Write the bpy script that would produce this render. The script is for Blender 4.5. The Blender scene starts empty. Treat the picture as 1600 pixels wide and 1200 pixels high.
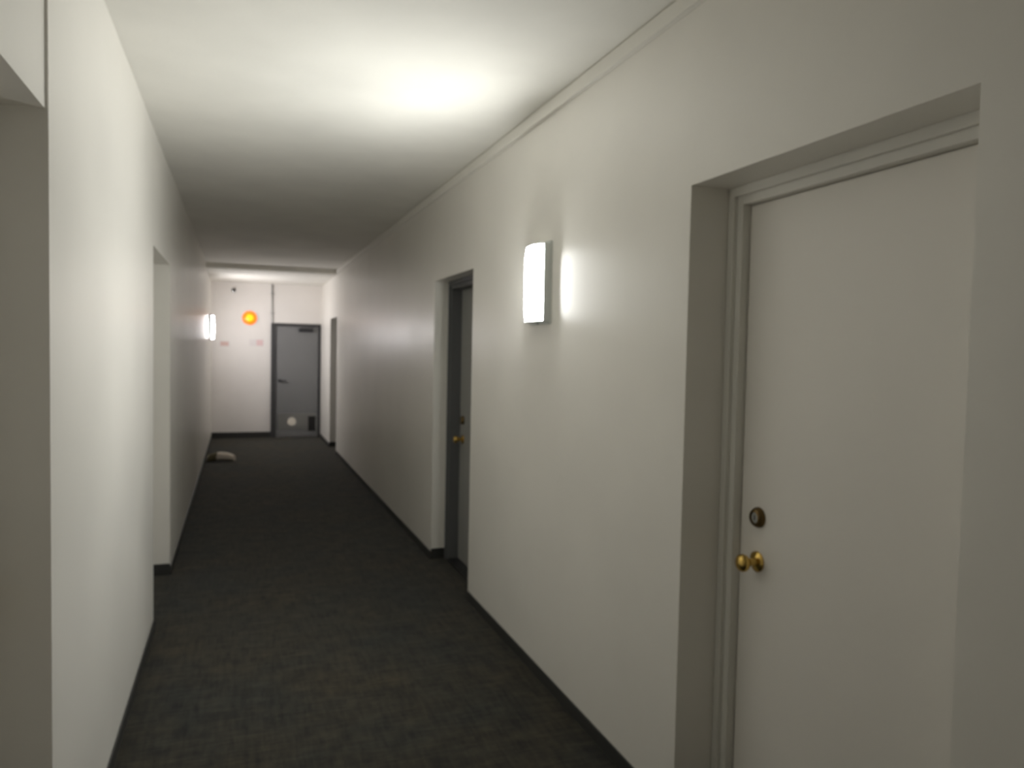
import bpy, bmesh, math, random
from mathutils import Matrix, Vector
random.seed(4)
scene = bpy.context.scene
C = scene.collection

# ---------------------------------------------------------------- camera
CAM_H = 1.58
f_px = 1170.0
right = Vector((0.93944621, -0.34211357, 0.01997816))
up    = Vector((-0.00430016, 0.04652424, 0.99890791))
fwd   = Vector((0.34266942, 0.93850615, -0.04223588))
cam_d = bpy.data.cameras.new('camera')
cam = bpy.data.objects.new('camera', cam_d); C.objects.link(cam)
M = Matrix.Identity(4)
for i in range(3):
    M[i][0], M[i][1], M[i][2] = right[i], up[i], -fwd[i]
M[0][3], M[1][3], M[2][3] = 0.0, 0.0, CAM_H
cam.matrix_world = M
cam_d.sensor_width = 36.0
cam_d.lens = 36.0 * f_px / 1600.0
cam_d.clip_start = 0.02
cam_d.dof.use_dof = True            # the phone missed its focus: everything is a little soft
cam_d.dof.focus_distance = 0.5
cam_d.dof.aperture_fstop = 12.0
scene.camera = cam

# ---------------------------------------------------------------- world, exposure
world = bpy.data.worlds.new('world'); scene.world = world
world.use_nodes = True
world.node_tree.nodes['Background'].inputs[0].default_value = (0.5, 0.5, 0.5, 1)
world.node_tree.nodes['Background'].inputs[1].default_value = 0.0
vs = scene.view_settings
vs.view_transform = 'Standard'; vs.look = 'None'
vs.exposure = 0.0; vs.gamma = 1.0; vs.use_curve_mapping = False
scene.cycles.max_bounces = 16; scene.cycles.diffuse_bounces = 12; scene.cycles.glossy_bounces = 6
NEAR_LAMP = 98.0     # emission of the wall lamps' glass
FAR_LAMP = 84.0

# ---------------------------------------------------------------- materials
def new_mat(name):
    m = bpy.data.materials.new(name); m.use_nodes = True
    nt = m.node_tree
    return m, nt, nt.nodes['Principled BSDF']

def paint(name, col, rough=0.4, spec=0.5, var=0.03, bump_scale=180.0, bump=0.05, rough_var=0.05):
    """emulsion or enamel paint: faint roller texture and a slightly uneven tone"""
    m, nt, b = new_mat(name)
    tc = nt.nodes.new('ShaderNodeTexCoord')
    n1 = nt.nodes.new('ShaderNodeTexNoise'); n1.inputs['Scale'].default_value = 1.7; n1.inputs['Detail'].default_value = 4
    nt.links.new(tc.outputs['Object'], n1.inputs['Vector'])
    r = nt.nodes.new('ShaderNodeValToRGB')
    r.color_ramp.elements[0].position = 0.3; r.color_ramp.elements[1].position = 0.7
    r.color_ramp.elements[0].color = tuple(c * (1 - var) for c in col) + (1,)
    r.color_ramp.elements[1].color = tuple(min(1, c * (1 + var)) for c in col) + (1,)
    nt.links.new(n1.outputs['Fac'], r.inputs['Fac'])
    nt.links.new(r.outputs['Color'], b.inputs['Base Color'])
    mr = nt.nodes.new('ShaderNodeMapRange')
    mr.inputs['To Min'].default_value = rough - rough_var; mr.inputs['To Max'].default_value = rough + rough_var
    nt.links.new(n1.outputs['Fac'], mr.inputs['Value']); nt.links.new(mr.outputs['Result'], b.inputs['Roughness'])
    b.inputs['Specular IOR Level'].default_value = spec
    n2 = nt.nodes.new('ShaderNodeTexNoise'); n2.inputs['Scale'].default_value = bump_scale; n2.inputs['Detail'].default_value = 2
    nt.links.new(tc.outputs['Object'], n2.inputs['Vector'])
    bp = nt.nodes.new('ShaderNodeBump'); bp.inputs['Strength'].default_value = bump; bp.inputs['Distance'].default_value = 0.002
    nt.links.new(n2.outputs['Fac'], bp.inputs['Height']); nt.links.new(bp.outputs['Normal'], b.inputs['Normal'])
    return m

def metal(name, col, rough=0.3, metallic=1.0):
    m, nt, b = new_mat(name)
    tc = nt.nodes.new('ShaderNodeTexCoord')
    n = nt.nodes.new('ShaderNodeTexNoise'); n.inputs['Scale'].default_value = 40; n.inputs['Detail'].default_value = 3
    nt.links.new(tc.outputs['Object'], n.inputs['Vector'])
    mr = nt.nodes.new('ShaderNodeMapRange')
    mr.inputs['To Min'].default_value = rough * 0.75; mr.inputs['To Max'].default_value = rough * 1.25
    nt.links.new(n.outputs['Fac'], mr.inputs['Value']); nt.links.new(mr.outputs['Result'], b.inputs['Roughness'])
    b.inputs['Base Color'].default_value = col + (1,); b.inputs['Metallic'].default_value = metallic
    return m

def glow(name, col, strength, base=(0.85, 0.85, 0.82)):
    m, nt, b = new_mat(name)
    b.inputs['Base Color'].default_value = base + (1,)
    b.inputs['Roughness'].default_value = 0.35
    b.inputs['Emission Color'].default_value = col + (1,)
    b.inputs['Emission Strength'].default_value = strength
    return m

def carpet_material():
    m, nt, b = new_mat('carpet')
    L = nt.links.new; N = nt.nodes.new
    tc = N('ShaderNodeTexCoord')
    def streak(sx, sy, scale):
        mp = N('ShaderNodeMapping'); mp.inputs['Scale'].default_value = (sx, sy, 1)
        L(tc.outputs['Object'], mp.inputs['Vector'])
        n = N('ShaderNodeTexNoise'); n.inputs['Scale'].default_value = scale; n.inputs['Detail'].default_value = 5; n.inputs['Roughness'].default_value = 0.65
        L(mp.outputs['Vector'], n.inputs['Vector']); return n
    a = streak(46, 5, 1.0); c = streak(5, 46, 1.0); d = streak(9, 9, 1.0); e = streak(1.6, 1.6, 1.0); g = streak(420, 420, 1.0)
    def mix(fac, x, y):
        q = N('ShaderNodeMix'); q.data_type = 'FLOAT'
        if isinstance(fac, float): q.inputs['Factor'].default_value = fac
        else: L(fac, q.inputs['Factor'])
        L(x, q.inputs['A']); L(y, q.inputs['B']); return q.outputs['Result']
    st = mix(d.outputs['Fac'], a.outputs['Fac'], c.outputs['Fac'])
    st = mix(0.35, st, d.outputs['Fac'])
    st = mix(0.30, st, g.outputs['Fac'])
    ramp = N('ShaderNodeValToRGB')
    ramp.color_ramp.elements[0].position = 0.42; ramp.color_ramp.elements[0].color = (0.005, 0.0055, 0.0055, 1)
    ramp.color_ramp.elements[1].position = 0.60; ramp.color_ramp.elements[1].color = (0.054, 0.048, 0.035, 1)
    L(st, ramp.inputs['Fac'])
    ramp2 = N('ShaderNodeValToRGB')
    ramp2.color_ramp.elements[0].position = 0.35; ramp2.color_ramp.elements[0].color = (0.72, 0.84, 0.92, 1)
    ramp2.color_ramp.elements[1].position = 0.65; ramp2.color_ramp.elements[1].color = (1.18, 1.08, 0.86, 1)
    L(e.outputs['Fac'], ramp2.inputs['Fac'])
    mm = N('ShaderNodeMix'); mm.data_type = 'RGBA'; mm.blend_type = 'MULTIPLY'; mm.inputs['Factor'].default_value = 1.0
    L(ramp.outputs['Color'], mm.inputs['A']); L(ramp2.outputs['Color'], mm.inputs['B'])
    L(mm.outputs['Result'], b.inputs['Base Color'])
    b.inputs['Roughness'].default_value = 0.95; b.inputs['Specular IOR Level'].default_value = 0.15
    b.inputs['Sheen Weight'].default_value = 0.1; b.inputs['Sheen Roughness'].default_value = 0.6
    bp = N('ShaderNodeBump'); bp.inputs['Strength'].default_value = 0.5; bp.inputs['Distance'].default_value = 0.004
    L(st, bp.inputs['Height']); L(bp.outputs['Normal'], b.inputs['Normal'])
    return m

WALL_COL = (0.835, 0.812, 0.762)
mat = {
    'wall': paint('wall_paint', WALL_COL, 0.335, 0.55),
    'end_wall': paint('end_wall_paint', (0.86, 0.83, 0.80), 0.5, 0.4),
    'ceiling': paint('ceiling_paint', (0.86, 0.845, 0.795), 0.85, 0.2, 0.05, 60.0, 0.35),
    'trim': paint('trim_paint', (0.84, 0.82, 0.77), 0.45, 0.4),
    'door': paint('door_paint', (0.85, 0.82, 0.77), 0.38, 0.5, 0.02),
    'frame': paint('door_frame_paint', (0.80, 0.785, 0.74), 0.38, 0.5, 0.02),
    'grey_door': paint('grey_door_paint', (0.21, 0.212, 0.215), 0.45, 0.4),
    'pale_grey_door': paint('pale_grey_door_paint', (0.30, 0.30, 0.285), 0.45, 0.4),
    'dark_frame': paint('dark_frame_paint', (0.06, 0.06, 0.062), 0.45, 0.4),
    'grey_frame': paint('grey_frame_paint', (0.13, 0.133, 0.138), 0.45, 0.4),
    'base': paint('vinyl_base', (0.040, 0.040, 0.038), 0.5, 0.4),
    'carpet': carpet_material(),
    'brass': metal('brass', (0.62, 0.42, 0.12), 0.22),
    'dark_brass': metal('tarnished_brass', (0.16, 0.11, 0.05), 0.35),
    'nickel': metal('satin_nickel', (0.46, 0.48, 0.47), 0.38),
    'lamp_metal': metal('pale_lamp_metal', (0.70, 0.73, 0.71), 0.5, 0.25),
    'steel': metal('brushed_steel', (0.42, 0.42, 0.41), 0.45),
    'dark': metal('dark_metal', (0.05, 0.05, 0.055), 0.4, 0.6),
    'matt_black': paint('matt_black_paint', (0.02, 0.02, 0.02), 0.6, 0.3),
    'glass_near': glow('lamp_glass_neutral', (0.99, 1.0, 0.965), NEAR_LAMP),
    'glass_far': glow('lamp_glass_warm', (1.0, 0.965, 0.975), FAR_LAMP),
    'orange': glow('orange_lens', (1.0, 0.20, 0.0), 1.1, (0.6, 0.15, 0.02)),
    'amber': glow('amber_core', (1.0, 0.60, 0.0), 1.2, (0.5, 0.3, 0.02)),
    'white_plastic': paint('white_plastic', (0.80, 0.76, 0.75), 0.4, 0.5),
    'red_print': paint('red_print', (0.72, 0.52, 0.48), 0.5, 0.4),
    'pink_print': paint('pink_print', (0.80, 0.60, 0.60), 0.5, 0.4),
    'paper': paint('pale_paper', (0.72, 0.66, 0.58), 0.8, 0.2, 0.08),
    'olive': paint('olive_wrapping', (0.16, 0.14, 0.08), 0.7, 0.3, 0.1),
    'pale_patch': paint('cream_patch', (0.85, 0.80, 0.70), 0.45, 0.4),
}

# ---------------------------------------------------------------- helpers
def add_box(bm, x0, x1, y0, y1, z0, z1):
    v = [bm.verts.new((x, y, z)) for x in (x0, x1) for y in (y0, y1) for z in (z0, z1)]
    for q in ((0,1,3,2),(4,6,7,5),(0,4,5,1),(2,3,7,6),(0,2,6,4),(1,5,7,3)):
        bm.faces.new([v[i] for i in q])

def finish(name, bm, m, parent=None, bevel=0.0, smooth=False, seg=2):
    bmesh.ops.recalc_face_normals(bm, faces=bm.faces)
    if bevel:
        bmesh.ops.bevel(bm, geom=list(bm.edges), offset=bevel, segments=seg, affect='EDGES', profile=0.6)
    me = bpy.data.meshes.new(name); bm.to_mesh(me); bm.free()
    if smooth:
        for p in me.polygons: p.use_smooth = True
    o = bpy.data.objects.new(name, me); C.objects.link(o)
    me.materials.append(m if not isinstance(m, str) else mat[m])
    if parent: o.parent = parent
    return o

def boxes(name, m, blist, parent=None, bevel=0.0):
    bm = bmesh.new()
    for b in blist: add_box(bm, *b)
    return finish(name, bm, m, parent, bevel)

def lathe(name, m, profile, axis, origin, parent=None, n=28):
    """profile: (distance along axis, radius) pairs; axis: unit vector"""
    ax = Vector(axis).normalized()
    u = ax.orthogonal().normalized(); w = ax.cross(u)
    bm = bmesh.new(); rings = []
    for d, r in profile:
        rings.append([bm.verts.new(Vector(origin) + ax * d + (u * math.cos(2*math.pi*k/n) + w * math.sin(2*math.pi*k/n)) * max(r, 1e-5)) for k in range(n)])
    for a, b in zip(rings, rings[1:]):
        for k in range(n):
            bm.faces.new((a[k], a[(k+1) % n], b[(k+1) % n], b[k]))
    bm.faces.new(rings[0]); bm.faces.new(list(reversed(rings[-1])))
    o = finish(name, bm, m, parent, smooth=True)
    o.data.set_sharp_from_angle(angle=math.radians(40))
    return o

def tag(o, label=None, cat=None, group=None, kind=None):
    if label: o['label'] = label
    if cat: o['category'] = cat
    if group: o['group'] = group
    if kind: o['kind'] = kind
    return o

def empty(name, loc=(0,0,0)):
    o = bpy.data.objects.new(name, None); C.objects.link(o); o.location = loc
    o.empty_display_size = 0.1
    return o

def put(child_list, root):
    """children are built in world coordinates; hang them on a root that stands at the thing's base"""
    for c in child_list:
        c.parent = root
        c.matrix_parent_inverse = Matrix.Translation(-Vector(root.location))

# ---------------------------------------------------------------- the corridor
XR, XL = 1.376, -0.441
H = 2.76
Y_BACK, Y_END = -5.0, 13.8
TH = 0.30               # wall thickness
D = 0.145               # depth of the door recesses
LOBBY_Y, LOBBY_Z = 11.45, 2.69

# openings: (y0, y1, head)
R_OPEN = [(1.10, 2.11, 2.132), (4.515, 5.495, 2.10), (11.45, 12.30, 2.06)]
L_OPEN = [(1.12, 2.14, 2.152), (4.53, 5.60, 2.125)]

floor = boxes('floor', 'carpet', [(XL - TH, XR + TH, Y_BACK - 0.2, Y_END + 0.2, -0.12, 0.0)])
tag(floor, 'dark charcoal carpet with a cross-hatched weave along the corridor', 'carpet', kind='structure')
ceil = boxes('ceiling', 'ceiling', [(XL - TH, XR + TH, Y_BACK - 0.2, Y_END + 0.2, H, H + 0.12)])
tag(ceil, 'off-white textured corridor ceiling', 'ceiling', kind='structure')
soffit = boxes('trim_2', 'ceiling', [(XL, XR, LOBBY_Y, Y_END, LOBBY_Z, H)])
tag(soffit, 'slightly lowered white soffit over the far end of the corridor', 'soffit', kind='structure')

def wall_with_openings(name, xin, xout, openings, header_set=None):
    bl = []; y = Y_BACK
    x0, x1 = min(xin, xout), max(xin, xout)
    for i, (a, b, h) in enumerate(openings):
        bl.append((x0, x1, y, a, 0, H))
        if header_set and i in header_set:
            s = header_set[i] * (1 if xout > xin else -1)
            q0, q1 = min(xin + s, xout), max(xin + s, xout)
            bl.append((q0, q1, a, b, h, H))
        else:
            bl.append((x0, x1, a, b, h, H))
        y = b
    bl.append((x0, x1, y, Y_END, 0, H))
    return boxes(name, 'wall', bl)
wr = wall_with_openings('wall_right', XR, XR + TH, R_OPEN)
tag(wr, 'off-white semi-gloss corridor wall on the right with recessed doorways', 'wall', kind='structure')
wl = wall_with_openings('wall_left', XL, XL - TH, L_OPEN, {0: 0.007})
tag(wl, 'off-white semi-gloss corridor wall on the left with recessed doorways', 'wall', kind='structure')
we = boxes('wall_end', 'end_wall', [(XL - TH, XR + TH, Y_END, Y_END + 0.2, 0, H)])
tag(we, 'white wall closing the far end of the corridor', 'wall', kind='structure')
wb = boxes('wall_back', 'wall', [(XL - TH, XR + TH, Y_BACK - 0.2, Y_BACK, 0, H)])
tag(wb, 'off-white wall closing the corridor behind the viewer', 'wall', kind='structure')

# low dark vinyl base, following the wall and turning into each recess
def baseboard(name, xin, side, openings, label):
    D = 0.104
    hb, t = 0.058, 0.008
    bl = []; y = Y_BACK
    def xs(d0, d1):        # depth into the room from the wall face
        a, b = xin - side * d0, xin - side * d1
        return min(a, b), max(a, b)
    for a, b, h in openings:
        bl.append((*xs(0, t), y, a, 0, hb))
        bl.append((*xs(-D, 0), a, a + t, 0, hb + 0.02)); bl.append((*xs(-D, 0), b - t, b, 0, hb + 0.02))
        y = b
    bl.append((*xs(0, t), y, Y_END, 0, hb))
    return tag(boxes(name, 'base', bl), label, 'baseboard', kind='structure')
baseboard('baseboard_right', XR, 1, R_OPEN, 'low dark grey vinyl base along the right wall')
baseboard('baseboard_left', XL, -1, L_OPEN, 'low dark grey vinyl base along the left wall')
tag(boxes('baseboard_end', 'base', [(XL, 0.53, Y_END - 0.012, Y_END, 0, 0.10)]),
    'dark grey vinyl base along the far end wall', 'baseboard', kind='structure')

# painted raceway running along the top of the right wall
tr = boxes('trim_1', 'trim', [(XR - 0.022, XR, Y_BACK, LOBBY_Y, H - 0.062, H - 0.006), (XR - 0.008, XR, Y_BACK, LOBBY_Y, H - 0.006, H)], bevel=0.0)
tag(tr, 'thin painted raceway strip along the top of the right wall', 'trim', kind='structure')

# ---------------------------------------------------------------- recessed apartment doors
def knob_set(root, x_face, side, y, z_knob, z_bolt):
    ax = (-side, 0, 0)
    ps = []
    k = lathe('door_knob', 'brass', [(0, 0.033), (0.004, 0.033), (0.008, 0.028), (0.012, 0.014), (0.034, 0.0125), (0.040, 0.018),
              (0.046, 0.025), (0.055, 0.0285), (0.064, 0.027), (0.070, 0.021), (0.073, 0.012), (0.0735, 0.0)], ax, (x_face, y, z_knob))
    tag(k, 'round brass door knob on a rosette'); ps.append(k)
    d = lathe('deadbolt', 'dark_brass', [(0, 0.033), (0.006, 0.033), (0.016, 0.028), (0.020, 0.0235), (0.0205, 0.019), (0.015, 0.0175), (0.0152, 0.0)], ax, (x_face, y, z_bolt))
    tag(d, 'tarnished brass deadbolt'); ps.append(d)
    cy = lathe('lock_cylinder', 'nickel', [(0.0148, 0.0168), (0.0158, 0.0168), (0.0160, 0.0)], ax, (x_face, y, z_bolt), n=20); cy.parent = d
    c = boxes('keyway', 'dark', [(x_face - side * 0.0172 - 0.0006, x_face - side * 0.0172 + 0.0006, y - 0.0015, y + 0.0015, z_bolt - 0.008, z_bolt + 0.008)])
    c.parent = d
    return ps

def recessed_door(n, xin, side, y0, y1, head, label, far_knob=True, leaf_mat='door', frame_mat='frame', D=0.145, leaf_off=0.045):
    root = empty('door_%d' % n, (xin + side * (D + 0.06), (y0 + y1) / 2, 0))
    tag(root, label, 'door', kind='structure')
    def X(a, b):
        p, q = xin + side * a, xin + side * b
        return min(p, q), max(p, q)
    parts = []
    w1, w2 = 0.030, 0.058
    parts.append(boxes('door_frame', frame_mat, [
        (*X(D, D + leaf_off + 0.085), y0, y0 + w1, 0, head), (*X(D, D + leaf_off + 0.085), y1 - w1, y1, 0, head),
        (*X(D, D + leaf_off + 0.085), y0 + w1, y1 - w1, head - w1, head)], bevel=0.002))
    parts.append(boxes('door_stop', frame_mat, [
        (*X(D + 0.014, D + leaf_off + 0.075), y0 + w1, y0 + w2, 0, head - w1), (*X(D + 0.014, D + leaf_off + 0.075), y1 - w2, y1 - w1, 0, head - w1),
        (*X(D + 0.014, D + leaf_off + 0.075), y0 + w2, y1 - w2, head - w2, head - w1)], bevel=0.002))
    leaf = boxes('door_leaf', leaf_mat, [(*X(D + leaf_off, D + leaf_off + 0.045), y0 + w2 + 0.003, y1 - w2 - 0.003, 0.012, head - w2 - 0.003)], bevel=0.002)
    parts.append(leaf)
    parts.append(boxes('threshold', 'dark', [(*X(D + 0.005, D + leaf_off + 0.075), y0 + w2, y1 - w2, 0.0, 0.011)], bevel=0.002))
    ky = (y1 - w2 - 0.092) if far_knob else (y0 + w2 + 0.063)
    parts += knob_set(root, xin + side * (D + leaf_off), side, ky, 0.925, 1.068)
    hy = (y0 + w2 + 0.003) if far_knob else (y1 - w2 - 0.003)
    for hz in (0.25, 1.03, 1.82):
        parts.append(lathe('hinge', 'nickel', [(0, 0.006), (0.09, 0.006)], (0, 0, 1), (xin + side * (D + leaf_off - 0.005), hy, hz), n=10))
    put(parts, root)
    return root
recessed_door(1, XR, 1, *R_OPEN[0], 'off-white flush door with brass knob in the nearest recess on the right wall')
recessed_door(2, XR, 1, *R_OPEN[1], 'grey flush door with a dark frame in the recess beyond the near wall lamp', leaf_mat='pale_grey_door', frame_mat='grey_frame', D=0.105, leaf_off=0.09)
recessed_door(3, XR, 1, *R_OPEN[2], 'grey flush door in the dark recess at the far end of the right wall', leaf_mat='grey_door', frame_mat='grey_frame')
recessed_door(4, XL, -1, *L_OPEN[0], 'flush door in the dark recess at the left edge of the photograph')
recessed_door(5, XL, -1, *L_OPEN[1], 'flush door in the second recess along the left wall')

# ---------------------------------------------------------------- grey door in the end wall
def end_door():
    root = empty('door_6', (0.95, Y_END, 0))
    tag(root, 'grey door with dark frame and kick plate in the far end wall', 'door', kind='structure')
    x0, x1, head = 0.525, 1.374, 2.01
    yf = Y_END
    parts = [boxes('door_frame', 'dark_frame', [(x0, x0 + 0.09, yf - 0.035, yf, 0, head), (x1 - 0.045, x1, yf - 0.035, yf, 0, head),
             (x0 + 0.09, x1 - 0.045, yf - 0.035, yf, head - 0.055, head)], bevel=0.003)]
    leaf = boxes('door_leaf', 'grey_door', [(x0 + 0.093, x1 - 0.048, yf - 0.022, yf, 0.01, head - 0.058)], bevel=0.002)
    parts.append(leaf)
    kp = boxes('kick_plate', 'steel', [(x0 + 0.12, x1 - 0.07, yf - 0.0245, yf - 0.0225, 0.13, 0.42)])
    tag(kp, 'brushed steel kick plate'); parts.append(kp)
    st = lathe('pale_patch', 'pale_patch', [(0, 0.075), (0.001, 0.075), (0.001, 0.0)], (0, -1, 0), (0.885, yf - 0.0246, 0.275), n=24)  # plain pale disc, stands in for an unidentified bright spot
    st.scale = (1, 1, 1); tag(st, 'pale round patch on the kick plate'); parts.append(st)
    sp = boxes('dark_plate', 'matt_black', [(1.165, 1.29, yf - 0.034, yf - 0.0235, 0.11, 0.37)], bevel=0.004)  # plain black plate in place of an unidentified dark area
    tag(sp, 'black plate at the lower corner of the door'); parts.append(sp)
    cl = boxes('door_closer', 'dark', [(0.99, 1.24, yf - 0.075, yf - 0.022, 1.865, 1.925)], bevel=0.006)
    arm = boxes('closer_arm', 'dark', [(1.03, 1.05, yf - 0.21, yf - 0.05, 1.926, 1.934), (1.03, 1.22, yf - 0.215, yf - 0.195, 1.934, 1.942), (1.20, 1.22, yf - 0.20, yf - 0.03, 1.942, 1.950)])
    parts.append(cl); arm.parent = cl
    lev = lathe('lever_handle', 'dark', [(0, 0.027), (0.008, 0.027), (0.010, 0.010), (0.045, 0.010), (0.047, 0.0)], (0, -1, 0), (0.675, yf - 0.022, 1.0), n=16)
    bar = boxes('lever_bar', 'dark', [(0.665, 0.785, yf - 0.075, yf - 0.061, 0.991, 1.009)], bevel=0.004)
    parts.append(lev); bar.parent = lev
    put(parts, root)
end_door()

# ---------------------------------------------------------------- wall lamps
def wall_lamp(xin, side, y, z, glass, label, group='curved glass wall lamps'):
    """side: +1 on the right wall (projects towards -x); bowed glass front on a metal back plate"""
    root = empty('wall_lamp', (xin, y, z)); tag(root, label, 'wall lamp', group)
    hw, hh, dp, ed = 0.118, 0.183, 0.070, 0.037
    px = lambda d: xin - side * d
    bx = lambda a, b: (min(px(a), px(b)), max(px(a), px(b)))
    parts = [boxes('back_plate', 'lamp_metal', [(*bx(0, 0.014), y - hw - 0.006, y + hw + 0.006, z - hh - 0.012, z + hh + 0.012)], bevel=0.003)]
    for s in (-1, 1):
        parts.append(boxes('side_rail', 'lamp_metal', [(*bx(0.014, 0.041), *sorted((y + s * (hw + 0.004), y + s * (hw - 0.006))), z - hh, z + hh)], bevel=0.002))
    for s in (-1, 1):      # metal end caps that follow the bow of the glass
        bmc = bmesh.new(); rim = []
        for zz in (z + s * (hh - 0.004), z + s * (hh + 0.002)):
            row = [bmc.verts.new((px(0.014), y - hw + 0.006, zz))]
            for j in range(15):
                ty = -1 + 2 * j / 14
                row.append(bmc.verts.new((px(ed + (dp - ed) * (1 - ty * ty) * 0.85), y + ty * (hw - 0.006), zz)))
            row.append(bmc.verts.new((px(0.014), y + hw - 0.006, zz)))
            rim.append(row)
        n_ = len(rim[0])
        for k in range(n_): bmc.faces.new((rim[0][k], rim[0][(k+1) % n_], rim[1][(k+1) % n_], rim[1][k]))
        bmc.faces.new(rim[0]); bmc.faces.new(list(reversed(rim[1])))
        parts.append(finish('end_cap', bmc, 'lamp_metal'))
    # glass: closed bow, arched in plan and a little barrelled in height
    bm = bmesh.new(); nz, ny = 12, 14; grid = []
    for i in range(nz + 1):
        tz = -1 + 2 * i / nz
        row = []
        e = 1 - 0.16 * abs(tz) ** 6
        for j in range(ny + 1):
            ty = -1 + 2 * j / ny
            d = ed + (dp - ed) * (1 - ty * ty) * e + 0.006 * (e - 0.84) / 0.16
            row.append(bm.verts.new((px(d), y + ty * (hw - 0.007) * (0.97 + 0.03 * e), z + tz * (hh - 0.004))))
        grid.append(row)
    back = [[bm.verts.new((px(0.016), v.co.y, v.co.z)) for v in (r[0], r[-1])] for r in grid]
    for i in range(nz):
        for j in range(ny):
            bm.faces.new((grid[i][j], grid[i][j+1], grid[i+1][j+1], grid[i+1][j]))
        bm.faces.new((grid[i][0], grid[i+1][0], back[i+1][0], back[i][0]))
        bm.faces.new((grid[i][-1], back[i][1], back[i+1][1], grid[i+1][-1]))
        bm.faces.new((back[i][0], back[i+1][0], back[i+1][1], back[i][1]))
    bm.faces.new(grid[0] + [back[0][1], back[0][0]])
    bm.faces.new(list(reversed(grid[-1])) + [back[-1][0], back[-1][1]])
    g = finish('lamp_glass', bm, glass, smooth=True); g.data.set_sharp_from_angle(angle=math.radians(40))
    tag(g, 'glowing white curved glass'); parts.append(g)
    for s in (-1, 1):
        parts.append(lathe('finial', 'nickel', [(0, 0.007), (0.004, 0.007), (0.010, 0.004), (0.012, 0.0)], (-side, 0, 0), (px(0.014), y, z + s * (hh + 0.005)), n=12))
    put(parts, root)
    return root
wall_lamp(XR, 1, 3.375, 1.912, 'glass_near', 'glowing curved glass lamp on the right wall between the two nearest doors')
wall_lamp(XL, -1, 12.6, 1.875, 'glass_far', 'glowing curved glass lamp far down on the left wall')

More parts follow.
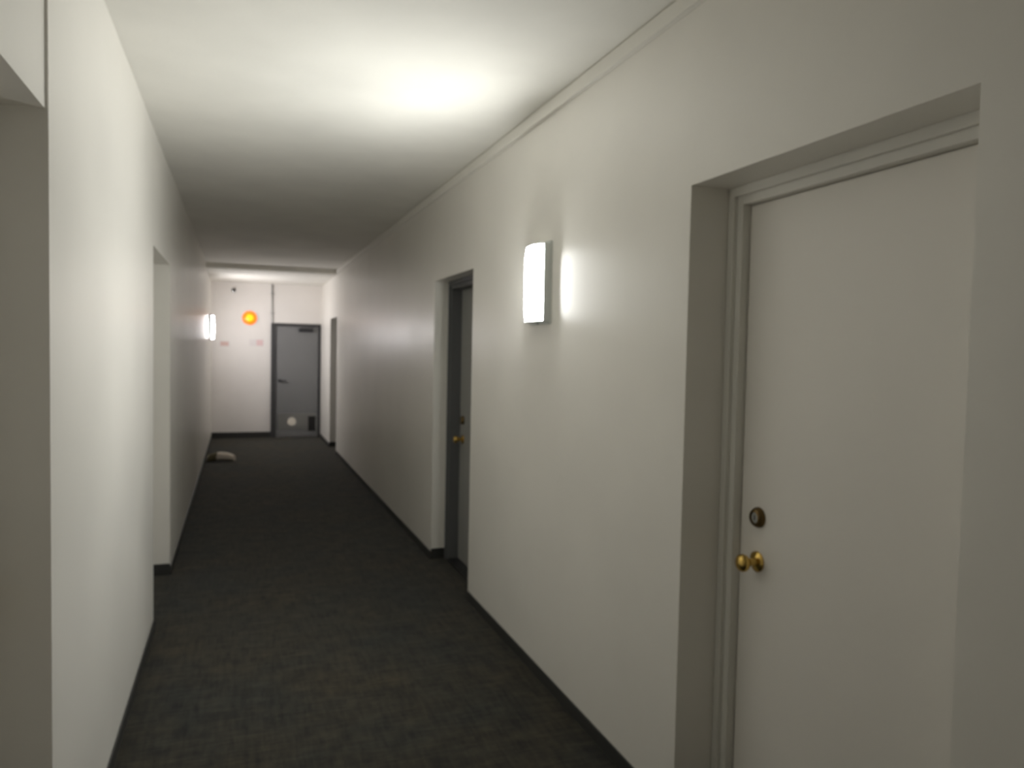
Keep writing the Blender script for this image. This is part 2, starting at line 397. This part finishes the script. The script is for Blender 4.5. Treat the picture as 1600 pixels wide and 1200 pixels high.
# ---------------------------------------------------------------- fittings of the end wall
def end_fittings():
    y = Y_END
    b = empty('beacon_lamp', (0.17, y, 2.085)); tag(b, 'round glowing orange lamp high on the far end wall', 'lamp')
    ps = [lathe('bezel', 'white_plastic', [(0, 0.135), (0.018, 0.135), (0.024, 0.130), (0.024, 0.122), (0.012, 0.118)], (0, -1, 0), (0.17, y, 2.085), n=36)]
    ps.append(lathe('lens', 'orange', [(0.012, 0.120), (0.030, 0.116), (0.045, 0.102), (0.055, 0.080), (0.058, 0.06)], (0, -1, 0), (0.17, y, 2.085), n=36))
    ps.append(lathe('lens_core', 'amber', [(0.056, 0.064), (0.064, 0.050), (0.069, 0.028), (0.070, 0.0)], (0, -1, 0), (0.17, y, 2.085), n=36))
    put(ps, b)
    for cx, cz, w, h, col, lab in ((0.285, 1.66, 0.23, 0.115, 'pink_print', 'small pale pinkish notice beside the grey end door'),
                                  (-0.235, 1.63, 0.17, 0.10, 'red_print', 'small faded reddish notice below the far wall lamp')):
        s = empty('notice_plate', (cx, y, cz)); tag(s, lab, 'sign', 'notices on the end wall')
        ps = [boxes('plate', 'white_plastic', [(cx - w/2, cx + w/2, y - 0.006, y, cz - h/2, cz + h/2)], bevel=0.0015)]
        if col == 'pink_print':
            ps.append(boxes('printed_panel', col, [(cx + 0.0, cx + w/2 - 0.008, y - 0.0072, y - 0.006, cz - h/2 + 0.008, cz + h/2 - 0.008)]))
        else:
            ps.append(boxes('printed_panel', col, [(cx - w/2 + 0.02, cx + w/2 - 0.02, y - 0.0072, y - 0.006, cz - h/2 + 0.015, cz + h/2 - 0.015)]))
        put(ps, s)
    c = empty('conduit', (0.545, y, 2.01)); tag(c, 'thin grey conduit rising from the end door to the ceiling', 'conduit')
    ps = [lathe('pipe', 'steel', [(0, 0.014), (LOBBY_Z - 2.01, 0.014)], (0, 0, 1), (0.545, y - 0.016, 2.01), n=14)]
    for z in (2.18, 2.52):
        ps.append(boxes('strap', 'steel', [(0.515, 0.575, y - 0.032, y, z - 0.008, z + 0.008)], bevel=0.002))
    put(ps, c)
    d = empty('sprinkler_head', (-0.09, y, 2.55)); tag(d, 'small dark fitting just below the ceiling on the end wall', 'sprinkler')
    ps = [lathe('escutcheon', 'nickel', [(0, 0.035), (0.005, 0.035), (0.012, 0.020), (0.012, 0.0)], (0, -1, 0), (-0.09, y, 2.55), n=20),
          lathe('body', 'dark', [(0.010, 0.016), (0.045, 0.016), (0.050, 0.010), (0.062, 0.010), (0.063, 0.0)], (0, -1, 0), (-0.09, y, 2.55), n=14),
          boxes('deflector', 'dark', [(-0.115, -0.065, y - 0.068, y - 0.063, 2.535, 2.575)], bevel=0.001)]
    put(ps, d)
end_fittings()

# ---------------------------------------------------------------- bundle on the carpet
def bundle():
    """rolled, slightly bent paper bundle lying against the left wall"""
    root = empty('paper_bundle', (-0.22, 11.0, 0)); tag(root, 'small pale rolled bundle lying on the carpet by the left wall', 'bundle')
    n, m = 22, 26
    def ring_pts(t, rs=1.0):
        x = -0.405 + 0.355 * t
        y = 11.0 + 0.05 * math.sin(t * math.pi)
        rad = (0.040 + 0.016 * math.sin(t * 3.0)) * rs
        zc = 0.050 + 0.022 * math.sin(t * math.pi) - 0.012 * t
        pts = []
        for k in range(m):
            a = 2 * math.pi * k / m
            r = rad * (1 + 0.05 * math.sin(3 * a + 5 * t) + 0.03 * math.sin(7 * a - 9 * t))
            pts.append(Vector((x + 0.012 * math.sin(a + 2 * t), y + math.cos(a) * r * 1.25, max(0.002, zc + math.sin(a) * r))))
        return pts
    def tube(name, ts, rs, mt):
        bm = bmesh.new(); R = [[bm.verts.new(p) for p in ring_pts(t, rs)] for t in ts]
        for a, b in zip(R, R[1:]):
            for k in range(m): bm.faces.new((a[k], a[(k+1) % m], b[(k+1) % m], b[k]))
        for q, s in ((R[0], 1), (R[-1], -1)):
            c = sum((v.co for v in q), Vector()) / m
            inner = [bm.verts.new(c + (v.co - c) * 0.55 + Vector((0.018 * s, 0, 0))) for v in q]
            for k in range(m): bm.faces.new((q[k], q[(k+1) % m], inner[(k+1) % m], inner[k]))
            bm.faces.new(inner)
        return finish(name, bm, mt, smooth=True)
    put([tube('roll', [i / n for i in range(n + 1)], 1.0, 'paper'),
         tube('wrapper', [0.03 + 0.33 * i / 8 for i in range(9)], 1.06, 'olive')], root)
bundle()
